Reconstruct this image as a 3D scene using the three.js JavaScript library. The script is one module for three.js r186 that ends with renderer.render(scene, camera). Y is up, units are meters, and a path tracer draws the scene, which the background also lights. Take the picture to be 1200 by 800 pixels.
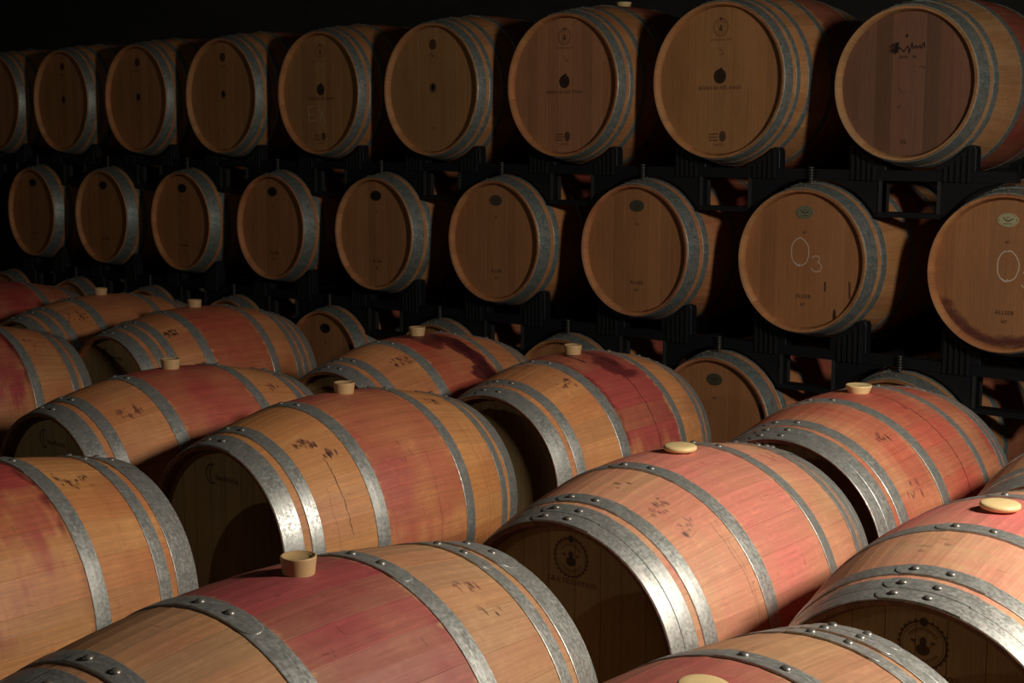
import * as THREE from 'three';
import { mergeGeometries } from 'three/addons/utils/BufferGeometryUtils.js';
import { RoundedBoxGeometry } from 'three/addons/geometries/RoundedBoxGeometry.js';
import { RectAreaLightUniformsLib } from 'three/addons/lights/RectAreaLightUniformsLib.js';

// ------------------------------------------------------------------ camera, light, exposure
RectAreaLightUniformsLib.init();
const scene = new THREE.Scene();
scene.background = new THREE.Color(0x000000);
const renderer = new THREE.WebGLRenderer({ antialias: true });
renderer.toneMapping = THREE.LinearToneMapping;
renderer.toneMappingExposure = 1.0;
renderer.shadowMap.enabled = true;

const D2R = Math.PI / 180;
const camera = new THREE.PerspectiveCamera(2 * Math.atan(400 / 1691.07) / D2R, 1.5, 0.05, 60);
camera.position.set(0, 1.6, 0);
{
  const yaw = 41.696 * D2R, pitch = 8.025 * D2R;
  camera.lookAt(-Math.sin(yaw) * Math.cos(pitch), 1.6 - Math.sin(pitch), -Math.cos(yaw) * Math.cos(pitch));
}
const WORK = { p: new THREE.Vector3(0.3, 2.12, -2.74), aim: new THREE.Vector3(-4.0, 1.0, -2.2), w: 0.36, h: 0.30, power: 232, col: new THREE.Color(1.0, 0.90, 0.76) };
const PEND = { p: new THREE.Vector3(-6.2, 3.1, 3.6), power: 4.2, col: new THREE.Color(1.0, 0.88, 0.66) };

// ------------------------------------------------------------------ helpers
let seedState = 1;
const srand = (s) => { seedState = (s * 2654435761) >>> 0 || 1; };
const rnd = () => { seedState = (seedState + 0x6D2B79F5) >>> 0; let t = seedState; t = Math.imul(t ^ (t >>> 15), t | 1); t ^= t + Math.imul(t ^ (t >>> 7), t | 61); return ((t ^ (t >>> 14)) >>> 0) / 4294967296; };
const rr = (a, b) => a + (b - a) * rnd();
const hash2 = (x, y) => { let h = Math.imul(x, 374761393) + Math.imul(y, 668265263); h = Math.imul(h ^ (h >>> 13), 1274126177); return ((h ^ (h >>> 16)) >>> 0) / 4294967296; };
function vn(x, y) {
  const xi = Math.floor(x), yi = Math.floor(y); let fx = x - xi, fy = y - yi;
  fx = fx * fx * (3 - 2 * fx); fy = fy * fy * (3 - 2 * fy);
  const a = hash2(xi, yi), b = hash2(xi + 1, yi), c = hash2(xi, yi + 1), d = hash2(xi + 1, yi + 1);
  return a + (b - a) * fx + (c - a) * fy + (a - b - c + d) * fx * fy;
}
const fbm = (x, y) => 0.55 * vn(x, y) + 0.3 * vn(x * 2.1 + 7, y * 2.1 + 3) + 0.15 * vn(x * 4.3 + 1, y * 4.3 + 9);
const sstep = (a, b, x) => { const t = Math.min(1, Math.max(0, (x - a) / (b - a))); return t * t * (3 - 2 * t); };
const names = {};
function numbered(n) { const k = names[n] = (names[n] ?? -1) + 1; return k ? `${n}_${String(k).padStart(3, '0')}` : n; }
function shade(o) { o.traverse((m) => { if (m.isMesh) { m.castShadow = true; m.receiveShadow = true; } }); return o; }
function mesh(name, g, m, parent) { const o = new THREE.Mesh(g, m); o.name = name; o.castShadow = o.receiveShadow = true; if (parent) parent.add(o); return o; }
function thing(name, label, category, pos = [0, 0, 0], group) {
  const o = new THREE.Group(); o.name = numbered(name); o.position.set(...pos); scene.add(o);
  o.userData = { label, category }; if (group) o.userData.group = group; return o;
}
function struct(name, g, m) { const o = mesh(name, g, m, scene); o.userData.kind = 'structure'; return o; }
const boxAt = (w, h, d, x, y, z) => new THREE.BoxGeometry(w, h, d).translate(x, y, z);
const toSrgb = (v) => { v = Math.max(0, Math.min(1, v)); return 255 * (v <= 0.0031308 ? 12.92 * v : 1.055 * Math.pow(v, 1 / 2.4) - 0.055); };
function canvasOf(w, h) { const c = document.createElement('canvas'); c.width = w; c.height = h; return c; }
function colourTex(c) { const t = new THREE.CanvasTexture(c); t.colorSpace = THREE.SRGBColorSpace; t.magFilter = THREE.LinearFilter; t.anisotropy = 8; return t; }
function greyTex(w, h, fn, rep = true) {
  const d = new Uint8Array(w * h * 4);
  for (let j = 0; j < h; j++) for (let i = 0; i < w; i++) { const v = Math.max(0, Math.min(255, 255 * fn(i / w, j / h))); const k = 4 * (j * w + i); d[k] = d[k + 1] = d[k + 2] = v; d[k + 3] = 255; }
  const t = new THREE.DataTexture(d, w, h); t.magFilter = THREE.LinearFilter; t.minFilter = THREE.LinearMipmapLinearFilter; t.generateMipmaps = true;
  if (rep) t.wrapS = t.wrapT = THREE.RepeatWrapping; t.needsUpdate = true; return t;
}

// ------------------------------------------------------------------ plain materials
const M = {};
M.wall = new THREE.MeshStandardMaterial({ color: new THREE.Color().setRGB(0.035, 0.035, 0.035), roughness: 0.95 });
M.floor = new THREE.MeshStandardMaterial({ color: new THREE.Color().setRGB(0.05, 0.045, 0.042), roughness: 0.85 });
M.rack = new THREE.MeshStandardMaterial({ color: new THREE.Color().setRGB(0.0045, 0.006, 0.0095), roughness: 0.55, metalness: 0.1 });
M.post = new THREE.MeshStandardMaterial({ color: new THREE.Color().setRGB(0.05, 0.05, 0.052), roughness: 0.42, metalness: 0.4 });
M.rubber = new THREE.MeshStandardMaterial({ color: new THREE.Color().setRGB(0.005, 0.006, 0.0085), roughness: 0.7 });
M.boltSteel = new THREE.MeshStandardMaterial({ color: new THREE.Color().setRGB(0.10, 0.10, 0.10), roughness: 0.35, metalness: 0.8 });
M.frameSteel = new THREE.MeshStandardMaterial({ color: new THREE.Color().setRGB(0.10, 0.10, 0.10), roughness: 0.5, metalness: 0.6 });
M.bung = new THREE.MeshPhysicalMaterial({ color: new THREE.Color().setRGB(0.50, 0.33, 0.16), roughness: 0.45 });
M.bungPale = new THREE.MeshPhysicalMaterial({ color: new THREE.Color().setRGB(0.80, 0.60, 0.30), roughness: 0.4 });
M.lampBody = new THREE.MeshStandardMaterial({ color: 0x1b1b1d, roughness: 0.5, metalness: 0.4 });

// galvanised steel: crystal spangle, handling scratches along the band
function metalMaterial(col, spangle, rough, metal, tint) {
  const w = 512, h = 128, c = canvasOf(w, h), x = c.getContext('2d'), im = x.createImageData(w, h);
  for (let j = 0; j < h; j++) for (let i = 0; i < w; i++) {
    const s = 1 + spangle * (1.1 * (vn(i * 0.55, j * 0.55 + 40) - 0.5) + 0.9 * (vn(i * 0.09, j * 0.1) - 0.5) + 0.7 * (vn(i * 0.03, j * 0.5 + 9) - 0.5));
    const t = tint * sstep(0.45, 0.75, vn(i * 0.035 + 50, j * 0.05 + 8));
    const k = 4 * (j * w + i);
    im.data[k] = toSrgb(col[0] * s * (1 - 0.30 * t)); im.data[k + 1] = toSrgb(col[1] * s * (1 - 0.12 * t)); im.data[k + 2] = toSrgb(col[2] * s * (1 - 0.14 * t)); im.data[k + 3] = 255;
  }
  x.putImageData(im, 0, 0);
  const t = colourTex(c); t.wrapS = t.wrapT = THREE.RepeatWrapping;
  const rm = greyTex(256, 64, (u, v) => rough + 0.22 * (vn(u * 60, v * 16) - 0.5) + 0.14 * (vn(u * 14, v * 40 + 5) - 0.5));
  return new THREE.MeshStandardMaterial({ map: t, roughness: 1, roughnessMap: rm, metalness: metal });
}
M.hoop = metalMaterial([0.45, 0.45, 0.43], 0.30, 0.47, 0.70, 0.30);
M.hoopAged = metalMaterial([0.43, 0.45, 0.43], 0.45, 0.5, 0.70, 0.9);   // the same zinc, gone patchy green-grey
M.rivet = new THREE.MeshStandardMaterial({ color: new THREE.Color().setRGB(0.24, 0.225, 0.205), roughness: 0.38, metalness: 0.6 });

// ------------------------------------------------------------------ barrel geometry (axis along z, front head at +z, angle from the top towards +x)
function makeKind(R, r, H, nStaves, nBoards, seed, deep = 0.034) {
  srand(seed);
  const rad = (u) => R - (R - r) * Math.pow(Math.abs(u) / H, 1.95);
  const b = [0]; for (let i = 0; i < nStaves; i++) b.push(b[i] + rr(0.72, 1.28));
  const bounds = b.map((v) => -Math.PI + (2 * Math.PI * v) / b[nStaves]);
  const th = 0.026, nz = 18, gap = 0.00012;
  const staves = [];
  for (let s = 0; s < nStaves; s++) {
    const a0 = bounds[s], a1 = bounds[s + 1], am = (a0 + a1) / 2;
    const pos = [], uv = [], idx = [];
    const P = (a, rho, z, ua) => { pos.push(rho * Math.sin(a), rho * Math.cos(a), z); uv.push((ua ?? a) / (2 * Math.PI) + 0.5, (z + H) / (2 * H)); return pos.length / 3 - 1; };
    const e = gap / R, e2 = 0.0011 / R;
    // cross-section: bevelled joint, crown, bevelled joint, then the inner face
    const quad = (i, j, k, l) => idx.push(i, j, k, i, k, l);
    const zs = []; for (let i = 0; i <= nz; i++) zs.push(-H + (2 * H * i) / nz);
    // outer strip (separate vertices for crisp bevels)
    const strips = [[[a0 + e, -0.0003], [a0 + e2, 0]], [[a0 + e2, 0], [am, 0.0001]], [[am, 0.0001], [a1 - e2, 0]], [[a1 - e2, 0], [a1 - e, -0.0003]]];
    for (const [[p, dp], [q, dq]] of strips) {
      let prev = null;
      for (const z of zs) { const row = [P(p, rad(z) + dp, z), P(q, rad(z) + dq, z)]; if (prev) quad(prev[0], row[0], row[1], prev[1]); prev = row; }
    }
    const tE = 0.011, bv = deep - 0.003, prof = [[-H + 0.003, tE], [-H + bv, th], [-H / 2, th], [0, th], [H / 2, th], [H - bv, th], [H - 0.003, tE]];
    for (const [a, s2] of [[a0 + e, 1], [a1 - e, -1]]) {       // joint faces
      let prev = null;
      for (const [z, t] of prof) { const row = [P(a, rad(z) - 0.0003, z), P(a, rad(z) - t, z)]; if (prev) s2 > 0 ? quad(prev[0], prev[1], row[1], row[0]) : quad(prev[0], row[0], row[1], prev[1]); prev = row; }
    }
    { let prev = null;                                         // inner face, with the chime bevel at both ends
      for (const [z, t] of prof) { const row = [P(a0 + e, rad(z) - t, z), P(am, rad(z) - t, z), P(a1 - e, rad(z) - t, z)]; if (prev) { quad(prev[0], prev[1], row[1], row[0]); quad(prev[1], prev[2], row[2], row[1]); } prev = row; } }
    for (const s2 of [-1, 1]) {                                 // end grain
      const z = s2 * H, zi = s2 * (H - 0.003);
      const ring = [[a0 + e], [am], [a1 - e]].map(([a]) => [P(a, rad(z) - 0.0008, z, a), P(a, rad(zi) - tE, zi, a)]);
      for (let i = 0; i < 2; i++) s2 > 0 ? quad(ring[i][0], ring[i][1], ring[i + 1][1], ring[i + 1][0]) : quad(ring[i][0], ring[i + 1][0], ring[i + 1][1], ring[i][1]);
    }
    const g = new THREE.BufferGeometry();
    g.setAttribute('position', new THREE.Float32BufferAttribute(pos, 3)); g.setAttribute('uv', new THREE.Float32BufferAttribute(uv, 2)); g.setIndex(idx); g.computeVertexNormals();
    staves.push(g);
  }
  // head boards
  const hr = rad(H - deep) - th + 0.0015, hz = H - deep, ht = 0.02;
  const c = [0]; for (let i = 0; i < nBoards; i++) c.push(c[i] + (i === 0 || i === nBoards - 1 ? rr(1.1, 1.4) : rr(0.75, 1.25)));
  const hb = c.map((v) => -hr + (2 * hr * v) / c[nBoards]);
  const boards = [];
  for (let i = 0; i < nBoards; i++) {
    const x0 = hb[i] + (i ? 0.00035 : 0.0), x1 = hb[i + 1] - (i < nBoards - 1 ? 0.00035 : 0), K = 8;
    const sh = new THREE.Shape(); const yy = (x) => Math.sqrt(Math.max(0, hr * hr - x * x));
    for (let k = 0; k <= K; k++) { const x = x0 + ((x1 - x0) * k) / K; k ? sh.lineTo(x, yy(x)) : sh.moveTo(x, yy(x)); }
    for (let k = K; k >= 0; k--) { const x = x0 + ((x1 - x0) * k) / K; if (yy(x) > 1e-6) sh.lineTo(x, -yy(x)); }
    const g = new THREE.ExtrudeGeometry(sh, { depth: ht - 0.0012, bevelEnabled: true, bevelThickness: 0.0006, bevelSize: 0.0005, bevelOffset: -0.0005, bevelSegments: 1, curveSegments: 1 });
    g.translate(0, 0, hz - ht + 0.0006);
    const p = g.attributes.position, uv = g.attributes.uv;
    for (let k = 0; k < p.count; k++) uv.setXY(k, p.getX(k) / (2 * hr) + 0.5, p.getY(k) / (2 * hr) + 0.5);
    boards.push(g);
  }
  const rear = new THREE.CircleGeometry(hr, 40); rear.rotateY(Math.PI); rear.translate(0, 0, -hz);
  return { R, r, H, rad, bounds, staves, boards, hb, hr, hz, rear, hoops: new Map() };
}
// a hoop: closed band following the bulge, riveted lap laid over it
function hoopGeometry(kind, z0, z1, lapA, lapB, flip) {
  const key = [z0, z1, lapA, lapB, flip].join();
  if (kind.hoops.has(key)) return kind.hoops.get(key);
  const t = 0.0022, zm = (z0 + z1) / 2, N = 112;
  const prof = [[z0, 0.0], [z0, t * 0.7], [z0 + 0.0012, t], [zm, t + 0.0003], [z1 - 0.0012, t], [z1, t * 0.7], [z1, 0.0]];
  const pos = [], uv = [], idx = [];
  const band = (prof, A, B, n, wfn, closedEnds) => {
    for (let q = 0; q < prof.length - 1; q++) {
      const base = pos.length / 3;
      for (let i = 0; i <= n; i++) {
        const a = A + ((B - A) * i) / n, w = wfn ? wfn(i / n) : 1;
        for (const [z, d] of [prof[q], prof[q + 1]]) {
          const zz = zm + (z - zm) * w, rho = kind.rad(zz) + d; pos.push(rho * Math.sin(a), rho * Math.cos(a), zz);
          uv.push(a * kind.R / 0.30, zz / 0.075);
        }
      }
      for (let i = 0; i < n; i++) { const k = base + 2 * i; idx.push(k, k + 1, k + 3, k, k + 3, k + 2); }
    }
  };
  band(prof, -Math.PI, Math.PI, N);
  const t2 = 0.0040;
  const lp = [[z0 + 0.0006, t * 0.6], [z0 + 0.0006, t2 * 0.9], [z0 + 0.0016, t2], [zm, t2 + 0.0003], [z1 - 0.0016, t2], [z1 - 0.0006, t2 * 0.9], [z1 - 0.0006, t * 0.6]];
  const endA = Math.min(0.10, 0.62 * (z1 - z0) / kind.R), body = flip ? [lapA, lapB - endA] : [lapA + endA, lapB];
  band(lp, body[0], body[1], 14);
  // rounded tongue
  const K = 9, tip = flip ? 1 : -1, from = flip ? body[1] : body[0];
  for (let i = 0; i < K; i++) { const s0 = Math.sin((i / K) * Math.PI / 2), s1 = Math.sin(((i + 1) / K) * Math.PI / 2), w0 = Math.sqrt(1 - s0 * s0), w1 = Math.max(0.03, Math.sqrt(Math.max(0, 1 - s1 * s1)));
    const A = from + tip * endA * s0, B = from + tip * endA * s1; if (tip > 0) band(lp, A, B, 1, (f) => w0 + (w1 - w0) * f); else band(lp, B, A, 1, (f) => w1 + (w0 - w1) * f); }
  const g = new THREE.BufferGeometry();
  g.setAttribute('position', new THREE.Float32BufferAttribute(pos, 3)); g.setAttribute('uv', new THREE.Float32BufferAttribute(uv, 2)); g.setIndex(idx); g.computeVertexNormals();
  kind.hoops.set(key, g); return g;
}
const rivetG = new THREE.LatheGeometry([[0.0082, 0], [0.0080, 0.0014], [0.0064, 0.0036], [0.0034, 0.0048], [0, 0.0052]].map((p) => new THREE.Vector2(...p)), 12);
const lathe = (pts, n = 32) => new THREE.LatheGeometry(pts.map((p) => new THREE.Vector2(...p)), n);
const bungCup = lathe([[0, -0.012], [0.0260, -0.012], [0.0270, 0.0], [0.0302, 0.0268], [0.0305, 0.0290], [0.0292, 0.0302], [0.0262, 0.0300], [0.0225, 0.0262], [0.012, 0.0245], [0, 0.0240]]);
const bungDisc = lathe([[0, -0.010], [0.022, -0.010], [0.024, 0.001], [0.0355, 0.004], [0.0390, 0.0085], [0.0385, 0.0130], [0.0345, 0.0165], [0.022, 0.0182], [0, 0.0186]]);
const bungLow = lathe([[0, -0.012], [0.025, -0.012], [0.029, 0.0], [0.0365, 0.016], [0.037, 0.0205], [0.035, 0.022], [0.030, 0.0215], [0.026, 0.0190], [0, 0.0182]]);

const KIND = { fS: makeKind(0.352, 0.272, 0.455, 29, 8, 31), fL: makeKind(0.352, 0.290, 0.465, 30, 8, 47), fM: makeKind(0.337, 0.290, 0.465, 30, 8, 53), fB: makeKind(0.352, 0.284, 0.456, 30, 8, 59), fA: makeKind(0.352, 0.294, 0.490, 30, 8, 61), std: makeKind(0.352, 0.295, 0.46, 30, 8, 11, 0.027), big: makeKind(0.386, 0.327, 0.475, 32, 9, 23, 0.027) };
// hoop layouts, from the middle outwards: [inner edge, outer edge]
const HOOPS = {
  sixS: [[0.150, 0.191], [0.346, 0.381], [0.400, 0.454]],
  sixL: [[0.146, 0.188], [0.337, 0.374], [0.395, 0.464]],
  pair: [[0.127, 0.167], [0.337, 0.374], [0.391, 0.4275], [0.4285, 0.464]],
  pairB: [[0.127, 0.167], [0.331, 0.367], [0.384, 0.4200], [0.4208, 0.455]],
  sixA: [[0.146, 0.188], [0.362, 0.399], [0.420, 0.489]],
  three: [[0.145, 0.186], [0.298, 0.333], [0.348, 0.384], [0.403, 0.454]],
  rack: [[0.135, 0.172], [0.330, 0.364], [0.386, 0.452]],
  rackBig: [[0.150, 0.185], [0.300, 0.330], [0.378, 0.403], [0.422, 0.469]],
};

// ------------------------------------------------------------------ wood: outside of a barrel
const OAK = [0.54, 0.238, 0.084];
function bodyTexture(kind, s) {
  const W = s.w ?? 1024, Hh = s.h ?? 448, c = canvasOf(W, Hh), x = c.getContext('2d'), im = x.createImageData(W, Hh);
  srand(s.seed); const n = kind.bounds.length - 1, tone = [], warm = [], off = [];
  for (let i = 0; i < n; i++) { tone.push(rr(-1, 1)); warm.push(rr(-1, 1)); off.push(rr(0, 500)); }
  const o = s.oak ?? OAK, st = s.stain ?? [0.38, 0.09, 0.065], S = s.st ?? 0.8, zb = s.zb ?? 0.133, pink = s.pink ?? 0.1, so = s.seed * 13.7;
  let si = 0; const stave = new Int16Array(W), sf = new Float32Array(W);
  for (let i = 0; i < W; i++) { const a = ((i + 0.5) / W) * 2 * Math.PI - Math.PI; while (si < n - 1 && a > kind.bounds[si + 1]) si++; stave[i] = si; }
  for (let j = 0; j < Hh; j++) {
    const z = ((j + 0.5) / Hh) * 2 * kind.H - kind.H;          // row 0 of the canvas is flipped below
    for (let i = 0; i < W; i++) {
      const a = ((i + 0.5) / W) * 2 * Math.PI - Math.PI, k = stave[i], arc = a * kind.R;
      const g1 = vn(arc * 300 + off[k], z * 7 + off[k]), g2 = vn(arc * 900 + off[k], z * 26), fl = vn(arc * 150 + off[k] + 3 * vn(z * 30, arc * 20), z * 75 + off[k]);
      let f = 0.80 + 0.22 * g1 + 0.14 * g2 + 0.10 * sstep(0.62, 0.9, fl); f *= 1 + 0.10 * tone[k];
      const blotch = fbm(arc * 9 + so, z * 7 + so);
      let r = o[0] * f * (0.86 + 0.28 * blotch), g = o[1] * f * (0.82 + 0.36 * blotch) * (1 + 0.06 * warm[k]), b = o[2] * f * (0.78 + 0.44 * blotch) * (1 + 0.1 * warm[k]);
      // wine: the bilge between the middle hoops is dyed, ragged at the hoops, thinner down the flanks in runs
      const rag = 0.020 * (vn(arc * 55 + so, 3) - 0.5) + 0.016 * (vn(arc * 150, so) - 0.5);
      const inz = 1 - sstep(zb - 0.012, zb + 0.006, Math.abs(z) + rag);
      const runs = vn(z * 58 + so, a * 1.1) * 0.55 + vn(z * 140 + so, a * 2.5) * 0.45;
      const flank = sstep(s.f0 ?? 1.2, s.f1 ?? 2.2, Math.abs(a) + 0.45 * (runs - 0.5) + 1.1 * (fbm(a * 4 + so, z * 14) - 0.5));
      const patch = 0.62 + 0.7 * (fbm(arc * 7 + so + 30, z * 10) - 0.25) + 0.18 * tone[k];
      let w = S * inz * Math.max(0, Math.min(1.05, patch)) * (1 - 0.85 * flank);
      w = Math.max(w, (1 - inz) * pink * Math.max(0, 1.7 * (0.6 * vn(arc * 12 + so, z * 9 + so) + 0.4 * runs) - 0.35));
      const u = Math.min(1, w);
      r += (st[0] * f * 1.02 - r) * u; g += (st[1] * f - g) * u; b += (st[2] * f - b) * u;
      if (s.ring) {                                           // dark wine line along a hoop where seepage dried
        const d = Math.abs(z - s.ring[0]) + 0.012 * (vn(arc * 60 + so, 8) - 0.5), m = s.ring[1] * (1 - sstep(0.002, 0.022 * (0.4 + vn(arc * 35 + so, 1)), d)) * (1 - 0.7 * flank);
        r *= 1 - 0.72 * m; g *= 1 - 0.9 * m; b *= 1 - 0.8 * m;
      }
      if (s.chime && Math.abs(z) > kind.H - 0.045) { const m = 0.30 + 0.25 * vn(arc * 120 + so, z * 200); r *= m; g *= m * 0.9; b *= m * 0.85; }   // wine-blackened end grain
      const q = 4 * ((Hh - 1 - j) * W + i); im.data[q] = toSrgb(r); im.data[q + 1] = toSrgb(g); im.data[q + 2] = toSrgb(b); im.data[q + 3] = 255;
    }
  }
  x.putImageData(im, 0, 0);
  const px = (deg) => ((deg / 360) + 0.5) * W, py = (z) => (1 - (z + kind.H) / (2 * kind.H)) * Hh, mm = W / (2 * Math.PI * kind.R) / 1000, mz = Hh / (2 * kind.H) / 1000;
  // splashes: wet dark wine with lobed outlines
  for (const [deg, z, wd, hz, alpha, col, rot] of s.splash ?? []) {
    x.fillStyle = col ?? '#3a0a12';
    for (let l = 0; l < 3; l++) {
      x.globalAlpha = alpha * 0.42; x.beginPath(); const sd = rr(0, 99);
      for (let k = 0; k <= 60; k++) { const t = (k / 60) * 2 * Math.PI, q = 0.55 + 0.75 * vn(3 + 2.2 * Math.cos(t) + sd, 3 + 2.2 * Math.sin(t)) + 0.16 * vn(20 + 9 * Math.cos(t), sd + 9 * Math.sin(t)); const ex = q * wd * Math.cos(t), ez = q * hz * Math.sin(t), ca = Math.cos(rot ?? 0), sa = Math.sin(rot ?? 0); const X = px(deg) + (ex * ca - ez * sa) * 1000 * mm, Y = py(z) - (ex * sa + ez * ca) * 1000 * mz; k ? x.lineTo(X, Y) : x.moveTo(X, Y); }
      x.fill();
    }
  }
  // runs down the flank: thin lines round the barrel at nearly constant length
  for (const [d0, d1, z, alpha, width, col] of s.drips ?? []) {
    x.globalAlpha = alpha; x.strokeStyle = col ?? '#3b0f12'; x.lineCap = 'round'; let zz = z;
    for (let d = d0; d < d1; d += 0.8) { const z2 = zz + rr(-0.0016, 0.0016); x.lineWidth = Math.max(0.6, width * mm * rr(0.5, 1.4)); x.beginPath(); x.moveTo(px(d), py(zz)); x.lineTo(px(d + 0.9), py(z2)); x.stroke(); zz = z2; }
  }
  // bruises and scuffs left by handling
  for (const [deg, z, n2, spread, alpha, col] of s.marks ?? []) {
    for (let k = 0; k < n2; k++) {
      const cz = z + rr(-1, 1) * spread, cd = deg + rr(-1, 1) * spread * 105, L = rr(7, 26), A = rr(-0.12, 0.22), wd = rr(2.5, 7), dark = rr(0.55, 1);
      const c1 = col ?? (rnd() < 0.6 ? '#231514' : '#57222a');
      for (let q = 0; q < 9; q++) {
        const f = rr(-1, 1), l = L * Math.sqrt(1 - f * f * 0.9) * rr(0.35, 0.9), o0 = rr(-0.3, 0.3) * L;
        x.strokeStyle = c1; x.globalAlpha = alpha * dark * rr(0.3, 0.85); x.lineWidth = rr(0.9, 2.4) * mm;
        const cx = px(cd) + o0 * mm, cy = py(cz) + f * wd * mz; x.beginPath(); x.moveTo(cx - 0.5 * l * Math.cos(A) * mm, cy - 0.5 * l * Math.sin(A) * mz); x.lineTo(cx + 0.5 * l * Math.cos(A) * mm, cy + 0.5 * l * Math.sin(A) * mz + rr(-1, 1) * mz); x.stroke();
      }
    }
  }
  // faint nicks everywhere
  for (let k = 0; k < 90; k++) { x.globalAlpha = rr(0.08, 0.4); x.strokeStyle = rnd() < 0.7 ? '#4a1c18' : '#20120c'; x.lineWidth = rr(0.7, 2.2) * mm; const X = rr(0.2, 0.8) * W, Y = rr(0.05, 0.95) * Hh, L = rr(3, 26) * mm; const A = rnd() < 0.6 ? rr(-0.2, 0.2) : rr(1.2, 1.9); x.beginPath(); x.moveTo(X, Y); x.lineTo(X + L * Math.cos(A), Y + L * Math.sin(A)); x.stroke(); }
  x.globalAlpha = 1;
  return colourTex(c);
}
const grainBump = greyTex(512, 256, (u, v) => 0.5 + 0.35 * (vn(u * 512, v * 10) - 0.5) + 0.3 * (vn(u * 180, v * 5) - 0.5) + 0.2 * (vn(u * 60, v * 40) - 0.5));
const bodyMat = (kind, s) => new THREE.MeshStandardMaterial({ map: bodyTexture(kind, s), bumpMap: grainBump, bumpScale: 0.0006, roughness: s.rough ?? 0.6 });

// ------------------------------------------------------------------ wood: heads, with their stamps and chalk
const HEAD_OAK = [0.36, 0.165, 0.066];
function headMat(kind, s, draw) {
  const W = s.w ?? 512, c = canvasOf(W, W), x = c.getContext('2d'), im = x.createImageData(W, W), n = kind.hb.length - 1;
  srand(s.seed); const tone = [], warm = [], off = []; for (let i = 0; i < n; i++) { tone.push(s.tones ? s.tones[i] : rr(-1, 1)); warm.push(rr(-1, 1)); off.push(rr(0, 900)); }
  const o = s.oak ?? HEAD_OAK, con = s.con ?? 0.09; let k = 0;
  for (let i = 0; i < W; i++) {
    const X = ((i + 0.5) / W) * 2 * kind.hr - kind.hr; while (k < n - 1 && X > kind.hb[k + 1]) k++;
    for (let j = 0; j < W; j++) {
      const Y = kind.hr - ((j + 0.5) / W) * 2 * kind.hr;
      const g1 = vn(X * 320 + off[k], Y * 6 + off[k]), g2 = vn(X * 900 + off[k], Y * 30), fl = vn(X * 110 + off[k] + 4 * vn(Y * 20, X * 30), Y * 60 + off[k]);
      let f = (0.82 + 0.2 * g1 + 0.14 * g2 + 0.06 * sstep(0.65, 0.9, fl)) * (1 + con * tone[k]) * (0.9 + 0.2 * fbm(X * 8 + s.seed, Y * 6));
      const q = 4 * (j * W + i); im.data[q] = toSrgb(o[0] * f); im.data[q + 1] = toSrgb(o[1] * f * (1 + 0.04 * warm[k])); im.data[q + 2] = toSrgb(o[2] * f * (1 + 0.08 * warm[k])); im.data[q + 3] = 255;
    }
  }
  x.putImageData(im, 0, 0);
  if (draw) { x.save(); x.translate(W / 2, W / 2); x.scale(W / 2, -W / 2); x.scale(1, 1); draw(x); x.restore(); }
  return new THREE.MeshStandardMaterial({ map: colourTex(c), bumpMap: grainBump, bumpScale: 0.0004, roughness: 0.62 });
}
// drawing in head units: circle of radius 1, y up
const INK = '#2a120b';
function word(x, t, X, Y, h, opt = {}) { x.save(); x.translate(X, Y); x.scale(1, -1); if (opt.rot) x.rotate(opt.rot); const k = h / 40; x.scale(k * (opt.sx ?? 1), k); x.font = `${opt.style ?? 'bold'} 40px ${opt.font ?? 'sans-serif'}`; x.textAlign = 'center'; x.textBaseline = 'middle'; x.globalAlpha = opt.a ?? 0.8; x.fillStyle = opt.col ?? INK; x.fillText(t, 0, 0); x.restore(); }
function stroke(x, pts, w, col, a = 0.8) { x.save(); x.globalAlpha = a; x.strokeStyle = col; x.lineWidth = w; x.lineCap = x.lineJoin = 'round'; x.beginPath(); pts.forEach(([X, Y], i) => (i ? x.lineTo(X, Y) : x.moveTo(X, Y))); x.stroke(); x.restore(); }
function arcPts(cx, cy, rx, ry, a0, a1, n = 28, wob = 0) { const p = []; for (let i = 0; i <= n; i++) { const a = (a0 + ((a1 - a0) * i) / n) * D2R; const w = 1 + wob * (vn(i * 0.5, cx * 50) - 0.5); p.push([cx + rx * w * Math.cos(a), cy + ry * w * Math.sin(a)]); } return p; }
function disc(x, cx, cy, rx, ry, col, a) { x.save(); x.globalAlpha = a; x.fillStyle = col; x.beginPath(); arcPts(cx, cy, rx, ry, 0, 360, 30).forEach(([X, Y], i) => (i ? x.lineTo(X, Y) : x.moveTo(X, Y))); x.fill(); x.restore(); }
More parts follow.
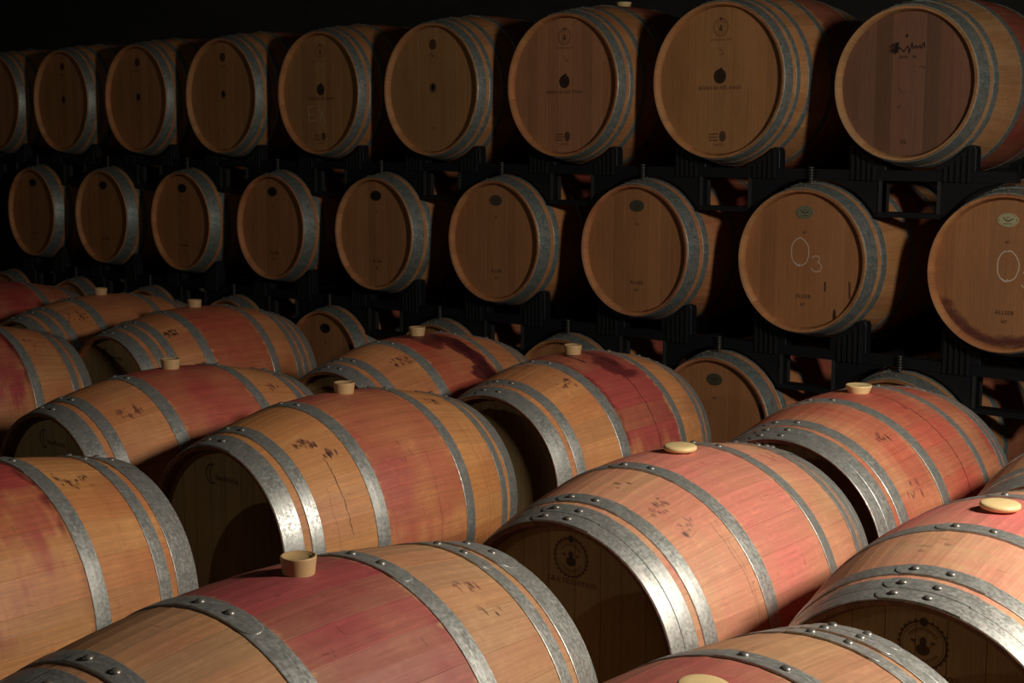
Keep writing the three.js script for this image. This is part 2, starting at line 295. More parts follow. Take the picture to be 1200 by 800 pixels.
function seal(x, cx, cy, R, a = 0.7) {        // round cooperage stamp: scalloped ring, small lettering, a bottle-shaped figure between leaves
  stroke(x, arcPts(cx, cy, R, R, 0, 360, 60), R * 0.07, INK, a); stroke(x, arcPts(cx, cy, R * 0.88, R * 0.88, 0, 360, 60), R * 0.03, INK, a * 0.7);
  for (let i = 0; i < 26; i++) { const t = i * 2 * Math.PI / 26; disc(x, cx + R * 1.06 * Math.cos(t), cy + R * 1.06 * Math.sin(t), R * 0.06, R * 0.06, INK, a * 0.7); }
  for (let i = 0; i < 13; i++) { const t = (35 + i * 9.2) * D2R; stroke(x, [[cx + R * 0.62 * Math.cos(t), cy + R * 0.62 * Math.sin(t)], [cx + R * 0.74 * Math.cos(t + 0.04), cy + R * 0.74 * Math.sin(t + 0.04)]], R * 0.05, INK, a * 0.8); }
  for (let i = 0; i < 13; i++) { const t = (-145 + i * 9.2) * D2R; stroke(x, [[cx + R * 0.64 * Math.cos(t), cy + R * 0.64 * Math.sin(t)], [cx + R * 0.76 * Math.cos(t + 0.05), cy + R * 0.76 * Math.sin(t + 0.05)]], R * 0.05, INK, a * 0.8); }
  disc(x, cx, cy - R * 0.22, R * 0.30, R * 0.24, INK, a); disc(x, cx, cy + R * 0.14, R * 0.14, R * 0.2, INK, a);
  for (const s of [-1, 1]) { disc(x, cx + s * R * 0.42, cy + R * 0.12, R * 0.12, R * 0.07, INK, a * 0.6); stroke(x, [[cx + s * R * 0.3, cy - R * 0.05], [cx + s * R * 0.5, cy + R * 0.2]], R * 0.04, INK, a * 0.6); }
  disc(x, cx, cy + R * 0.98, R * 0.16, R * 0.2, INK, a);
}
function ticks(x, X, Y, w, h, n, a = 0.55) { for (let i = 0; i < n; i++) { const px = X - w / 2 + (w * (i + 0.5)) / n, k = hash2(i, Math.round(X * 100) + 31); if (k < 0.12) continue; stroke(x, [[px, Y - h / 2], [px + (k - 0.5) * 0.4 * w / n, Y + h * (k > 0.5 ? 0.5 : 0.2)], [px + 0.45 * w / n, Y + (k - 0.6) * h]], h * 0.22, INK, a); } }
const headSeal = (chalk) => (x) => {          // the large barrels: seal, round mark with a line of lettering, small stamp low down
  seal(x, 0.0, 0.72, 0.115, 0.55); ticks(x, 0, 0.555, 0.34, 0.03, 18, 0.4);
  disc(x, 0, 0.06, 0.10, 0.10, '#170a0a', 0.8); disc(x, 0.02, 0.16, 0.02, 0.022, '#170a0a', 0.7); stroke(x, arcPts(0, 0.06, 0.06, 0.07, 20, 300, 20), 0.014, '#5a2a1a', 0.5);
  word(x, 'BODEGAS DEL PAGO', 0.0, -0.095, 0.066, { a: 0.8, font: 'serif' });
  stroke(x, [[-0.02, 0.44], [0.03, 0.40], [0.05, 0.36], [0.0, 0.35]], 0.012, INK, 0.5);
  for (let i = 0; i < 3; i++) stroke(x, [[-0.16, -0.73 - i * 0.04], [-0.02, -0.72 - i * 0.045]], 0.016, INK, 0.55);
  disc(x, 0.06, -0.755, 0.055, 0.075, INK, 0.6); ticks(x, 0, -0.87, 0.16, 0.035, 7, 0.45);
  if (chalk) { stroke(x, [[-0.16, -0.22], [-0.34, -0.24], [-0.33, -0.38], [-0.2, -0.36], [-0.33, -0.38], [-0.32, -0.50], [-0.12, -0.46]], 0.017, '#c9bfb2', 0.6); stroke(x, [[-0.06, -0.26], [0.12, -0.50]], 0.016, '#c9bfb2', 0.6); stroke(x, [[0.09, -0.25], [-0.04, -0.50]], 0.016, '#c9bfb2', 0.6); }
};
const headAllier = (o3, extra) => (x) => {
  word(x, 'MT', 0.02, 0.42, 0.055, { sx: 0.9 });
  word(x, 'ALLIER', 0.02, -0.53, 0.075, { a: 0.75, sx: 1.05 }); word(x, 'MT', 0.02, -0.655, 0.06, { a: 0.8 });
  if (o3) {
    stroke(x, arcPts(o3[0], o3[1], 0.150, 0.205, 100, 455, 40, 0.10), 0.017, '#d8cbbd', 0.85);
    stroke(x, [[o3[0] - 0.08, o3[1] - 0.17], [o3[0] - 0.02, o3[1] - 0.21], [o3[0] + 0.0, o3[1] - 0.18]], 0.02, '#d8cbbd', 0.8);
    const c = [o3[0] + 0.27, o3[1] - 0.15];
    stroke(x, [...arcPts(c[0], c[1] + 0.055, 0.06, 0.05, 160, -60, 14), ...arcPts(c[0] + 0.01, c[1] - 0.06, 0.085, 0.07, 70, -160, 18)], 0.016, '#d8cbbd', 0.8);
  }
  if (extra) extra(x);
};
const headDot = (x) => { disc(x, 0, 0.72, 0.085, 0.085, INK, 0.65); disc(x, 0, 0.03, 0.075, 0.08, '#241008', 0.45); disc(x, 0, 0.04, 0.042, 0.05, '#060302', 0.95); for (let i = 0; i < 7; i++) disc(x, -0.1 + 0.2 * hash2(i, 3), 0.5 + 0.1 * hash2(i, 9), 0.012, 0.012, INK, 0.6); word(x, 'MT', 0, -0.62, 0.05, { a: 0.5 }); };
const headScript = (x) => {
  disc(x, -0.02, 0.66, 0.022, 0.022, INK, 0.9);
  for (let i = 0; i < 5; i++) stroke(x, [[-0.25 - 0.02 * (i % 2), 0.54 - i * 0.025], [-0.14, 0.57 - i * 0.03], [-0.2, 0.52 - i * 0.025]], 0.018, '#0d0605', 0.85);
  stroke(x, [[-0.22, 0.46], [-0.12, 0.5], [-0.06, 0.44], [0.0, 0.52], [0.02, 0.42], [0.06, 0.56], [0.08, 0.48], [0.12, 0.52], [0.14, 0.48], [0.18, 0.52], [0.2, 0.48], [0.24, 0.56], [0.25, 0.48]], 0.016, '#0d0605', 0.85);
  ticks(x, -0.06, 0.37, 0.13, 0.04, 6, 0.7); ticks(x, 0.08, 0.37, 0.11, 0.04, 5, 0.7); word(x, 'VS', -0.02, -0.80, 0.085, { a: 0.85 });
  stroke(x, [[0.18, 0.22], [0.22, 0.24], [0.26, 0.21]], 0.012, INK, 0.7); stroke(x, [[-0.12, -0.05], [-0.06, -0.12], [-0.02, -0.1]], 0.012, INK, 0.5); stroke(x, [[-0.14, -0.3], [-0.1, -0.33], [-0.08, -0.27]], 0.012, INK, 0.5);
};
const headScroll = (x) => { stroke(x, arcPts(-0.19, 0.725, 0.088, 0.10, 70, 300, 24), 0.014, INK, 0.8); stroke(x, arcPts(-0.165, 0.725, 0.06, 0.085, 120, 260, 18), 0.009, INK, 0.6); ticks(x, 0.04, 0.70, 0.36, 0.05, 12, 0.7); };
const headTradition = (x) => { seal(x, 0.04, 0.765, 0.150, 0.8); word(x, 'L&A TRADITION', 0.05, 0.575, 0.056, { a: 0.75, font: 'serif', sx: 1.0 }); };

// ------------------------------------------------------------------ one barrel
const plaqueG = (() => { const g = new THREE.ExtrudeGeometry(new THREE.Shape(arcPts(0, 0, 0.040, 0.026, 0, 354, 36).map((p) => new THREE.Vector2(...p))), { depth: 0.0012, bevelEnabled: true, bevelThickness: 0.0005, bevelSize: 0.0006, bevelSegments: 1 }); const p = g.attributes.position, uv = g.attributes.uv; for (let i = 0; i < p.count; i++) uv.setXY(i, p.getX(i) / 0.082 + 0.5, p.getY(i) / 0.054 + 0.5); return g; })();
function plaqueMat(bg, fg) {
  const c = canvasOf(192, 128), x = c.getContext('2d'); x.fillStyle = bg; x.fillRect(0, 0, 192, 128); x.strokeStyle = fg; x.lineWidth = 2; x.globalAlpha = 0.6; x.beginPath(); x.ellipse(96, 64, 84, 54, 0, 0, 7); x.stroke(); x.globalAlpha = 1;
  x.lineWidth = 8; x.lineCap = 'round'; x.beginPath(); x.moveTo(54, 42); x.quadraticCurveTo(80, 76, 96, 72); x.quadraticCurveTo(116, 70, 140, 50); x.stroke(); x.lineWidth = 3; x.beginPath(); x.arc(98, 46, 12, 2, 7); x.stroke();
  x.fillStyle = fg; for (let i = 0; i < 9; i++) x.fillRect(58 + i * 8.6, 90 + (i % 3), 4.5, 10); x.beginPath(); x.arc(18, 64, 4, 0, 7); x.arc(174, 64, 4, 0, 7); x.fill();
  return new THREE.MeshStandardMaterial({ map: colourTex(c), roughness: 0.5, metalness: 0.1 });
}
const PLAQUE = { cream: plaqueMat('#b9b28c', '#20251c'), green: plaqueMat('#7d8066', '#171a14'), grey: plaqueMat('#55503f', '#15130f'), dark: plaqueMat('#2a231b', '#120e0a') };
const rearMat = new THREE.MeshStandardMaterial({ color: new THREE.Color().setRGB(0.3, 0.16, 0.07), roughness: 0.7 });

function barrel(o) {
  const kind = KIND[o.kind ?? 'std'], root = thing('oak_barrel', o.label, 'barrel', o.pos, o.group);
  root.rotation.y = (o.turn ?? 0) * D2R;
  for (const g of kind.staves) mesh('stave', g, o.body, root);
  const head = new THREE.Group(); head.name = 'front_head'; root.add(head);
  for (const g of kind.boards) mesh('head_board', g, o.head, head);
  if (o.plaque) { const p = mesh('plaque', plaqueG, PLAQUE[o.plaque], head); p.position.set(0.004, 0.72 * kind.hr, kind.hz + 0.0009); p.userData.label = 'oval metal maker plate'; }
  mesh('rear_head', kind.rear, rearMat, root);
  const lay = HOOPS[o.hoops], mat = o.hoopMat ?? M.hoop; srand(o.seed ?? 5);
  lay.forEach(([a, b], li) => {
    for (const s of [1, -1]) {
      const z0 = s > 0 ? a : -b, z1 = s > 0 ? b : -a, zm = (z0 + z1) / 2;
      const c = ((o.lap ?? 0) + (o.lapStep ?? 0) * li) * D2R, f = !!o.flip;
      const lapA = c - (f ? 9 : 14) * D2R, lapB = c + (f ? 20 : 16) * D2R;
      const h = mesh('hoop', hoopGeometry(kind, z0, z1, lapA, lapB, f), mat, root);
      const mid = c + (f ? 3 : -2) * D2R, wide = b - a > 0.055;
      for (const d of [-5.3, 5.3]) {
        const an = mid + d * D2R + (d > 0 ? 0.5 : -0.5) * D2R, zr = zm + (wide ? (d > 0 ? 0.009 : -0.009) * 0 : 0), rho = kind.rad(zr) + 0.0040;
        const rv = mesh('rivet', rivetG, M.rivet, h);
        rv.position.set(rho * Math.sin(an), rho * Math.cos(an), zr); rv.rotation.z = -an;
      }
    }
  });
  if (o.bung) { const g = { cup: bungCup, disc: bungDisc, low: bungLow }[o.bung], bg = mesh('bung', g, o.bung === 'cup' ? M.bung : M.bungPale, root); const ba = (o.bungAt?.[0] ?? 0) * D2R, bu = o.bungAt?.[1] ?? 0, bR = kind.rad(bu) - 0.0005; bg.position.set(bR * Math.sin(ba), bR * Math.cos(ba), bu); bg.rotation.z = -ba; bg.userData.label = 'pale silicone bung'; }
  return root;
}

// ------------------------------------------------------------------ the cellar
const X0 = -15, X1 = 3.6, Z0 = -7.3, Z1 = 6.5, HT = 4.6;
{
  const uvBox = (w, h, d, x, y, z) => boxAt(w, h, d, x, y, z);
  struct('floor', uvBox(X1 - X0 + 0.6, 0.2, Z1 - Z0 + 0.6, (X0 + X1) / 2, -0.1, (Z0 + Z1) / 2), M.floor);
  struct('ceiling', uvBox(X1 - X0 + 0.6, 0.2, Z1 - Z0 + 0.6, (X0 + X1) / 2, HT + 0.1, (Z0 + Z1) / 2), M.wall);
  struct('wall_back', uvBox(X1 - X0 + 0.6, HT, 0.3, (X0 + X1) / 2, HT / 2, Z0 - 0.15), M.wall);
  struct('wall_front', uvBox(X1 - X0 + 0.6, HT, 0.3, (X0 + X1) / 2, HT / 2, Z1 + 0.15), M.wall);
  struct('wall_left', uvBox(0.3, HT, Z1 - Z0, X0 - 0.15, HT / 2, (Z0 + Z1) / 2), M.wall);
  struct('wall_right', uvBox(0.3, HT, Z1 - Z0, X1 + 0.15, HT / 2, (Z0 + Z1) / 2), M.wall);
  // plaster: faint blotches and hairline cracks
  const c = canvasOf(1024, 512), x = c.getContext('2d'), im = x.createImageData(1024, 512);
  for (let j = 0; j < 512; j++) for (let i = 0; i < 1024; i++) { const v = 0.030 * (0.5 + fbm(i * 0.02, j * 0.02) * 0.7 + 0.35 * vn(i * 0.2, j * 0.2)); const k = 4 * (j * 1024 + i); im.data[k] = im.data[k + 1] = toSrgb(v); im.data[k + 2] = toSrgb(v * 0.97); im.data[k + 3] = 255; }
  x.putImageData(im, 0, 0); M.wall.map = colourTex(c); M.wall.color.setRGB(1, 1, 1);
  const c2 = canvasOf(512, 512), y = c2.getContext('2d'), im2 = y.createImageData(512, 512);
  for (let j = 0; j < 512; j++) for (let i = 0; i < 512; i++) { const v = 0.05 * (0.6 + 0.8 * fbm(i * 0.03, j * 0.03)); const k = 4 * (j * 512 + i); im2.data[k] = toSrgb(v); im2.data[k + 1] = toSrgb(v * 0.95); im2.data[k + 2] = toSrgb(v * 0.9); im2.data[k + 3] = 255; }
  y.putImageData(im2, 0, 0); M.floor.map = colourTex(c2); M.floor.color.setRGB(1, 1, 1);
}

// ------------------------------------------------------------------ barrels on the floor frames
const AY = 0.535;
const near = { w: 1536, h: 640 };
const SCUFF = (s, n = 16) => [32, s * 0.268, n, 0.052, 0.85];
const floorBarrels = [
  // nearest row
  { id: 'M', x: -1.051, z: -1.547, turn: 1.9, kind: 'fM', hoops: 'pair', flip: true, lap: 1, bungAt: [5, 0.02], lapStep: -1.0, bung: 'disc', head: 'tradition', seed: 101,
    label: 'frontmost pink-stained barrel with four hoops at its far end, before the seal-stamped head', tex: { ...near, stain: [0.40, 0.105, 0.09], st: 0.95, oak: [0.47, 0.265, 0.135], pink: 0.3, marks: [SCUFF(-1, 8)] } },
  { id: 'A', x: -1.803, z: -1.468, turn: 3.1, kind: 'fA', bungAt: [0, -0.026], hoops: 'sixA', flip: true, lap: 0, lapStep: 1.5, bung: 'cup', head: 'scroll', seed: 102,
    label: 'front row barrel with dark plum-red middle and tall cup bung casting a long shadow', tex: { ...near, stain: [0.30, 0.062, 0.062], st: 1.1, f0: 2.0, f1: 3, oak: [0.47, 0.255, 0.125], pink: 0.25, marks: [[26, -0.275, 7, 0.03, 0.7], [36, -0.285, 4, 0.03, 0.6]] } },
  { id: 'K', x: -2.967, z: -1.458, turn: 2.8, kind: 'fL', hoops: 'sixL', lap: 0, bung: 'cup', head: 'scroll', seed: 103,
    label: 'barrel with red stain fading to tan runs, ragged dark edge along its middle hoop', tex: { ...near, stain: [0.35, 0.055, 0.05], st: 1.1, f0: 0.55, f1: 1.25, ring: [-0.143, 0.8], oak: [0.56, 0.262, 0.09], pink: 0.32, marks: [[24, -0.245, 18, 0.045, 0.85]] } },
  // second row
  { id: 'D', x: -1.104, z: -2.659, turn: 5.8, kind: 'fL', hoops: 'pair', lap: 2, lapStep: -0.5, bung: 'disc', head: 'tradition', seed: 104,
    label: 'pink barrel with pale disc bung and seal-stamped head, beside the frontmost barrel', tex: { ...near, stain: [0.58, 0.16, 0.145], st: 0.95, oak: [0.55, 0.30, 0.165], pink: 0.45, marks: [[-6, 0.24, 6, 0.05, 0.5], [45, 0.22, 6, 0.04, 0.7]] } },
  { id: 'B', x: -1.871, z: -2.662, turn: 3.6, kind: 'fB', hoops: 'pairB', lap: 1, lapStep: -0.6, bungAt: [0, -0.02], bung: 'disc', head: 'tradition', seed: 105,
    label: 'bright salmon-pink barrel with pale disc bung, head stamped with seal and lettering', tex: { ...near, stain: [0.60, 0.185, 0.15], st: 0.95, f0: 0.9, f1: 2.4, oak: [0.57, 0.305, 0.16], pink: 0.6, marks: [[4, 0.25, 3, 0.03, 0.7], [22, 0.27, 9, 0.04, 0.8], [36, 0.26, 10, 0.03, 0.6, '#2c2a33'], [18, -0.26, 6, 0.03, 0.6]], drips: [[38, 95, 0.20, 0.35, 2.2, '#5c3a34'], [45, 90, 0.19, 0.3, 1.6, '#5c3a34']] } },
  { id: 'E', x: -3.032, z: -2.675, turn: 1.8, kind: 'fS', hoops: 'sixS', lap: -2, bungAt: [0, -0.015], bung: 'cup', head: 'scroll', seed: 106,
    label: 'barrel with scroll-stamped head, bright steel hoops and rosy middle behind the plum-red barrel', tex: { ...near, stain: [0.42, 0.098, 0.07], st: 0.98, f0: 0.9, f1: 2.1, oak: [0.59, 0.268, 0.095], pink: 0.2, marks: [[31, 0.28, 16, 0.03, 0.9], [39, 0.245, 8, 0.022, 0.95], [20, -0.26, 12, 0.03, 0.85], [50, 0.05, 5, 0.05, 0.5, '#6a1c20']], drips: [[42, 80, 0.268, 0.75, 2.0, '#3b1512'], [20, 120, -0.27, 0.35, 1.6, '#6a1c14'], [40, 120, -0.30, 0.3, 1.4, '#6a1c14'], [55, 110, 0.30, 0.3, 1.4, '#6a1c14'], [52, 110, -0.05, 0.35, 1.6, '#5a1416']] } },
  { id: 'H', x: -3.767, z: -2.621, turn: 1.5, kind: 'fS', hoops: 'sixS', lap: -1, bung: 'cup', head: 'scroll', seed: 107,
    label: 'barrel with scroll-stamped head and deep red middle, left of the bright-hooped scroll barrel', tex: { stain: [0.38, 0.070, 0.055], st: 1.05, f0: 1.0, f1: 2.0, oak: [0.58, 0.255, 0.10], pink: 0.28, marks: [[32, 0.275, 16, 0.035, 0.85], [32, -0.27, 14, 0.03, 0.8]] } },
  { id: 'N', x: -5.24, z: -2.645, turn: 2.5, kind: 'fS', hoops: 'sixS', lap: 0, bung: 'cup', head: 'plain', seed: 108,
    label: 'crimson-middled barrel with dark ragged seep line beside its hoop, past the deep red barrel', tex: { stain: [0.32, 0.045, 0.045], st: 1.1, f0: 0.9, f1: 1.5, ring: [-0.146, 0.9], oak: [0.54, 0.24, 0.09], pink: 0.4, marks: [[32, -0.255, 10, 0.04, 0.7]] } },
  // row nearest the rack
  { id: 'P', x: -1.21, z: -3.67, turn: 4, kind: 'fL', hoops: 'pair', lap: 3, bung: 'low', head: 'plain', seed: 109, hoopMat: null,
    label: 'barrel standing behind the pink disc-bung barrel, only its near hoops showing', tex: { stain: [0.5, 0.14, 0.11], st: 0.9, oak: [0.50, 0.27, 0.15], pink: 0.3, marks: [SCUFF(1, 8)] } },
  { id: 'C', x: -1.948, z: -3.664, turn: 3.4, kind: 'fL', hoops: 'pair', lap: -5, bung: 'low', head: 'plain', seed: 110,
    label: 'red-middled barrel with thin dark wine runs curving down, low pale bung, next to the rack', tex: { ...near, stain: [0.47, 0.085, 0.06], st: 1.05, f0: 1.1, f1: 2.4, oak: [0.56, 0.25, 0.125], pink: 0.85, marks: [[31, 0.235, 9, 0.03, 0.85], [60, 0.27, 6, 0.04, 0.6]], drips: [[2, 95, -0.015, 0.95, 2.8, '#3c0a0c'], [22, 24, 0.0, 0.8, 3, '#3c0a0c'], [10, 70, -0.25, 0.35, 1.6, '#3c1510']] } },
  { id: 'F', x: -3.022, z: -3.698, turn: 3.7, kind: 'fS', hoops: 'sixS', lap: 1, bung: 'cup', head: 'plain', seed: 111,
    label: 'crimson barrel with dark wine blot and drips trailing from its cup bung, beside the rack', tex: { ...near, stain: [0.35, 0.066, 0.055], st: 1.08, f0: 1.2, f1: 2.1, oak: [0.58, 0.258, 0.095], pink: 0.3, ring: [0.146, 0.6], marks: [[26, 0.24, 14, 0.032, 0.8], [-5, 0.23, 6, 0.03, 0.5]], splash: [[0, 0.035, 0.03, 0.022, 0.85], [22, -0.02, 0.055, 0.055, 0.6], [12, -0.055, 0.07, 0.03, 0.4], [32, -0.06, 0.02, 0.05, 0.6]], drips: [[0, 14, 0.055, 0.85, 7, '#24060b'], [26, 85, -0.015, 0.6, 3.5, '#3a0a10'], [48, 50, 0.0, 0.5, 2]] } },
  { id: 'G', x: -3.738, z: -3.674, turn: 3.5, kind: 'fS', hoops: 'sixS', lap: 2, bung: 'cup', head: 'plain', seed: 112,
    label: 'orange-red barrel with broad purple-black splash down its side, beside the rack', tex: { stain: [0.40, 0.075, 0.045], st: 1.0, f0: 1.2, f1: 2.0, oak: [0.57, 0.255, 0.10], pink: 0.45, marks: [[25, 0.24, 22, 0.035, 0.95]], splash: [[8, 0.02, 0.09, 0.05, 0.7], [20, -0.05, 0.10, 0.045, 0.9], [36, -0.085, 0.11, 0.036, 1.0], [50, -0.10, 0.08, 0.030, 1.0], [48, -0.045, 0.03, 0.04, 0.9], [-4, 0.06, 0.05, 0.02, 0.8]] } },
  { id: 'I', x: -5.087, z: -3.672, turn: 3, kind: 'fS', hoops: 'three', lap: -2, bung: 'cup', head: 'scroll', seed: 113,
    label: 'four-hooped barrel with dark burnt marks behind a hoop, in the row beside the rack', tex: { stain: [0.40, 0.085, 0.05], st: 0.95, f0: 1.2, f1: 2.2, oak: [0.55, 0.235, 0.09], pink: 0.45, marks: [[31, 0.262, 22, 0.03, 1.0, '#140d0b']] } },
  { id: 'J', x: -5.812, z: -3.677, turn: 3, kind: 'fS', hoops: 'three', lap: -2, bung: 'cup', head: 'scroll', seed: 114,
    label: 'brownish four-hooped barrel beyond the burnt-marked one, in the row beside the rack', tex: { stain: [0.42, 0.15, 0.07], st: 0.8, oak: [0.54, 0.225, 0.09], pink: 0.4, marks: [[30, 0.25, 16, 0.05, 0.9, '#140d0b']] } },
  { id: 'Q', x: -6.72, z: -3.62, turn: 3, kind: 'fS', hoops: 'sixS', lap: 0, bung: 'cup', head: 'plain', seed: 115,
    label: 'farthest dim red barrel in the row beside the rack, beyond the brownish four-hooped one', tex: { stain: [0.34, 0.05, 0.045], st: 1.0, oak: [0.46, 0.18, 0.08], pink: 0.6, marks: [SCUFF(-1, 8)] } },
];
const floorHeads = {};
const HEADS = { tradition: headTradition, scroll: headScroll, plain: null };
for (const b of floorBarrels) {
  const hm = floorHeads[b.head + b.kind] ??= headMat(KIND[b.kind], { seed: 300 + Object.keys(floorHeads).length, oak: [0.40, 0.27, 0.12], con: 0.06 }, HEADS[b.head]);
  barrel({ ...b, pos: [b.x, AY, b.z], head: hm, body: bodyMat(KIND[b.kind], { zb: HOOPS[b.hoops][0][0] + 0.003, chime: true, ...b.tex, seed: b.seed, rough: 0.56 }), hoopMat: M.hoop, group: 'barrels lying on the floor frames' });
}

// two-barrel frames that carry them
const fx = (id) => floorBarrels.find((b) => b.id === id).x;
function floorFrame(ids, z, label) {
  const xs = ids.map(fx);
  const x0 = Math.min(...xs) - 0.36, x1 = Math.max(...xs) + 0.36, root = thing('barrel_frame', label, 'frame', [(x0 + x1) / 2, 0, z], 'steel frames under the floor barrels'), cx = (x0 + x1) / 2, w = x1 - x0;
  for (const u of [-0.25, 0.25]) {
    mesh('cross_tube', new RoundedBoxGeometry(w, 0.05, 0.05, 2, 0.006).translate(0, 0.085, u), M.frameSteel, root);
    for (const s of [-1, 1]) mesh('foot', new RoundedBoxGeometry(0.07, 0.062, 0.07, 2, 0.006).translate(s * (w / 2 - 0.05), 0.031, u), M.frameSteel, root);
    for (const id of ids) {
      const b = floorBarrels.find((q) => q.id === id), ty = b.turn * D2R, R = KIND[b.kind].rad(0.232) + 0.0012, sh = new THREE.Shape(), A = 38 * D2R, n = 16;
      for (let i = 0; i <= n; i++) { const a = -A + (2 * A * i) / n; const X = R * Math.sin(a), Y = AY - R * Math.cos(a); i ? sh.lineTo(X, Y) : sh.moveTo(X, Y); }
      sh.lineTo(R * Math.sin(A), 0.11); sh.lineTo(-R * Math.sin(A), 0.11);
      mesh('saddle', new THREE.ExtrudeGeometry(sh, { depth: 0.03, bevelEnabled: false }).translate(0, 0, u - 0.015).rotateY(ty).translate(b.x - cx, 0, b.z - z), M.frameSteel, root);
    }
  }
  for (const s of [-1, 1]) mesh('side_rail', new RoundedBoxGeometry(0.05, 0.05, 0.45, 2, 0.006).translate(s * (w / 2 - 0.05), 0.085, 0), M.frameSteel, root);
}
floorFrame(['M', 'A'], -1.52, 'black steel two-barrel frame under the plum-red barrel');
floorFrame(['K'], -1.458, 'black steel frame under the barrel with tan runs');
floorFrame(['D', 'B'], -2.662, 'black steel two-barrel frame under the salmon-pink barrel');
floorFrame(['E', 'H'], -2.648, 'black steel two-barrel frame under the scroll-stamped barrels');
floorFrame(['N'], -2.645, 'black steel frame under the crimson-middled barrel with seep line');
floorFrame(['P', 'C'], -3.667, 'black steel two-barrel frame under the barrel with dark wine runs');
floorFrame(['F', 'G'], -3.686, 'black steel two-barrel frame under the splashed barrels');
floorFrame(['I', 'J'], -3.675, 'black steel two-barrel frame under the four-hooped barrels');
floorFrame(['Q'], -3.62, 'black steel frame under the farthest dim red barrel');

// ------------------------------------------------------------------ barrels in the rack (front heads on one plane)
const ZF = -5.2, PITCH = 0.856, YT = 1.840, YM = 1.099, YB = 0.358;
const RB = [
  { seed: 401, oak: [0.52, 0.245, 0.09], stain: [0.36, 0.075, 0.055], st: 0.9, f0: 3, f1: 4, pink: 0.35, w: 768, h: 320 },
  { seed: 402, oak: [0.51, 0.25, 0.10], stain: [0.35, 0.08, 0.06], st: 0.8, f0: 3, f1: 4, pink: 0.2, w: 768, h: 320 },
  { seed: 403, oak: [0.52, 0.235, 0.095], stain: [0.38, 0.085, 0.06], st: 0.9, f0: 3, f1: 4, pink: 0.5, w: 768, h: 320 },
];
const rackBody = { std: RB.map((s) => bodyMat(KIND.std, s)), big: RB.slice(0, 2).map((s) => bodyMat(KIND.big, s)) };
const ORD = ['', 'first', 'second', 'third', 'fourth', 'fifth', 'sixth', 'seventh', 'eighth', 'ninth', 'tenth'];
const rackHeadCache = {};
const rackHead = (key, kind, s, draw) => (rackHeadCache[key] ??= headMat(KIND[kind], s, draw));
// top tier
const xt = (k) => -2.620 - PITCH * k, xm = (k) => -2.196 - PITCH * k;
const bigHeads = [
  null,
  ['b1', { seed: 501, oak: [0.40, 0.19, 0.072] }, headSeal(false), 'large barrel with round seals on a golden head, next to the dark-plank one, top tier'],
  ['b2', { seed: 502, oak: [0.40, 0.175, 0.082], con: 0.12 }, headSeal(false), 'large barrel with round seals on a rosy head, second from the dark-plank one, top tier'],
  ['b3', { seed: 503, oak: [0.40, 0.195, 0.072] }, headDot, 'large barrel with black centre hole, between seal-stamped and chalk EX barrels, top tier'],
  ['b4', { seed: 504, oak: [0.40, 0.20, 0.074] }, headSeal(true), 'large barrel with chalk letters EX on its head, top tier'],
  ['b5', { seed: 505, oak: [0.40, 0.19, 0.074] }, headDot, 'large barrel with black centre hole, next past the chalk EX barrel, top tier'],
  ['b6', { seed: 506, oak: [0.40, 0.18, 0.074] }, headDot, 'large dim barrel, second past the chalk EX barrel, top tier'],
  ['b6', { seed: 506, oak: [0.40, 0.18, 0.074] }, headDot, 'large dim barrel, third past the chalk EX barrel, top tier'],
  ['b6', { seed: 506, oak: [0.40, 0.18, 0.074] }, headDot, 'large dim barrel, fourth past the chalk EX barrel, top tier'],
];
barrel({ label: 'barrel with dark brown plank head, script lettering and stamp VS, top rack tier', group: 'barrels on the rack top tier', kind: 'std', hoops: 'rack', pos: [xt(0), YT - 0.034, ZF - 0.46], seed: 601, lap: -4,
  body: bodyMat(KIND.std, { seed: 410, oak: [0.46, 0.25, 0.11], stain: [0.27, 0.05, 0.04], st: 0.95, f0: 3, f1: 4, pink: 0.05, zb: 0.15, w: 768, h: 320 }),
  head: headMat(KIND.std, { seed: 500, oak: [0.185, 0.085, 0.050], con: 0.32, tones: [0.1, 0.3, -0.5, 0.55, 0.35, -0.75, -0.1, 0.4] }, headScript), hoopMat: M.hoopAged, bung: 'low' });
for (let k = 1; k <= 8; k++) {
  const [key, s, d, label] = bigHeads[k];
  barrel({ label, group: 'barrels on the rack top tier', kind: 'big', hoops: 'rackBig', pos: [xt(k), YT, ZF - 0.475], seed: 610 + k, lap: -4, body: rackBody.big[k % 2], head: rackHead(key, 'big', s, d), hoopMat: M.hoopAged, bung: k < 3 ? 'low' : null });
}
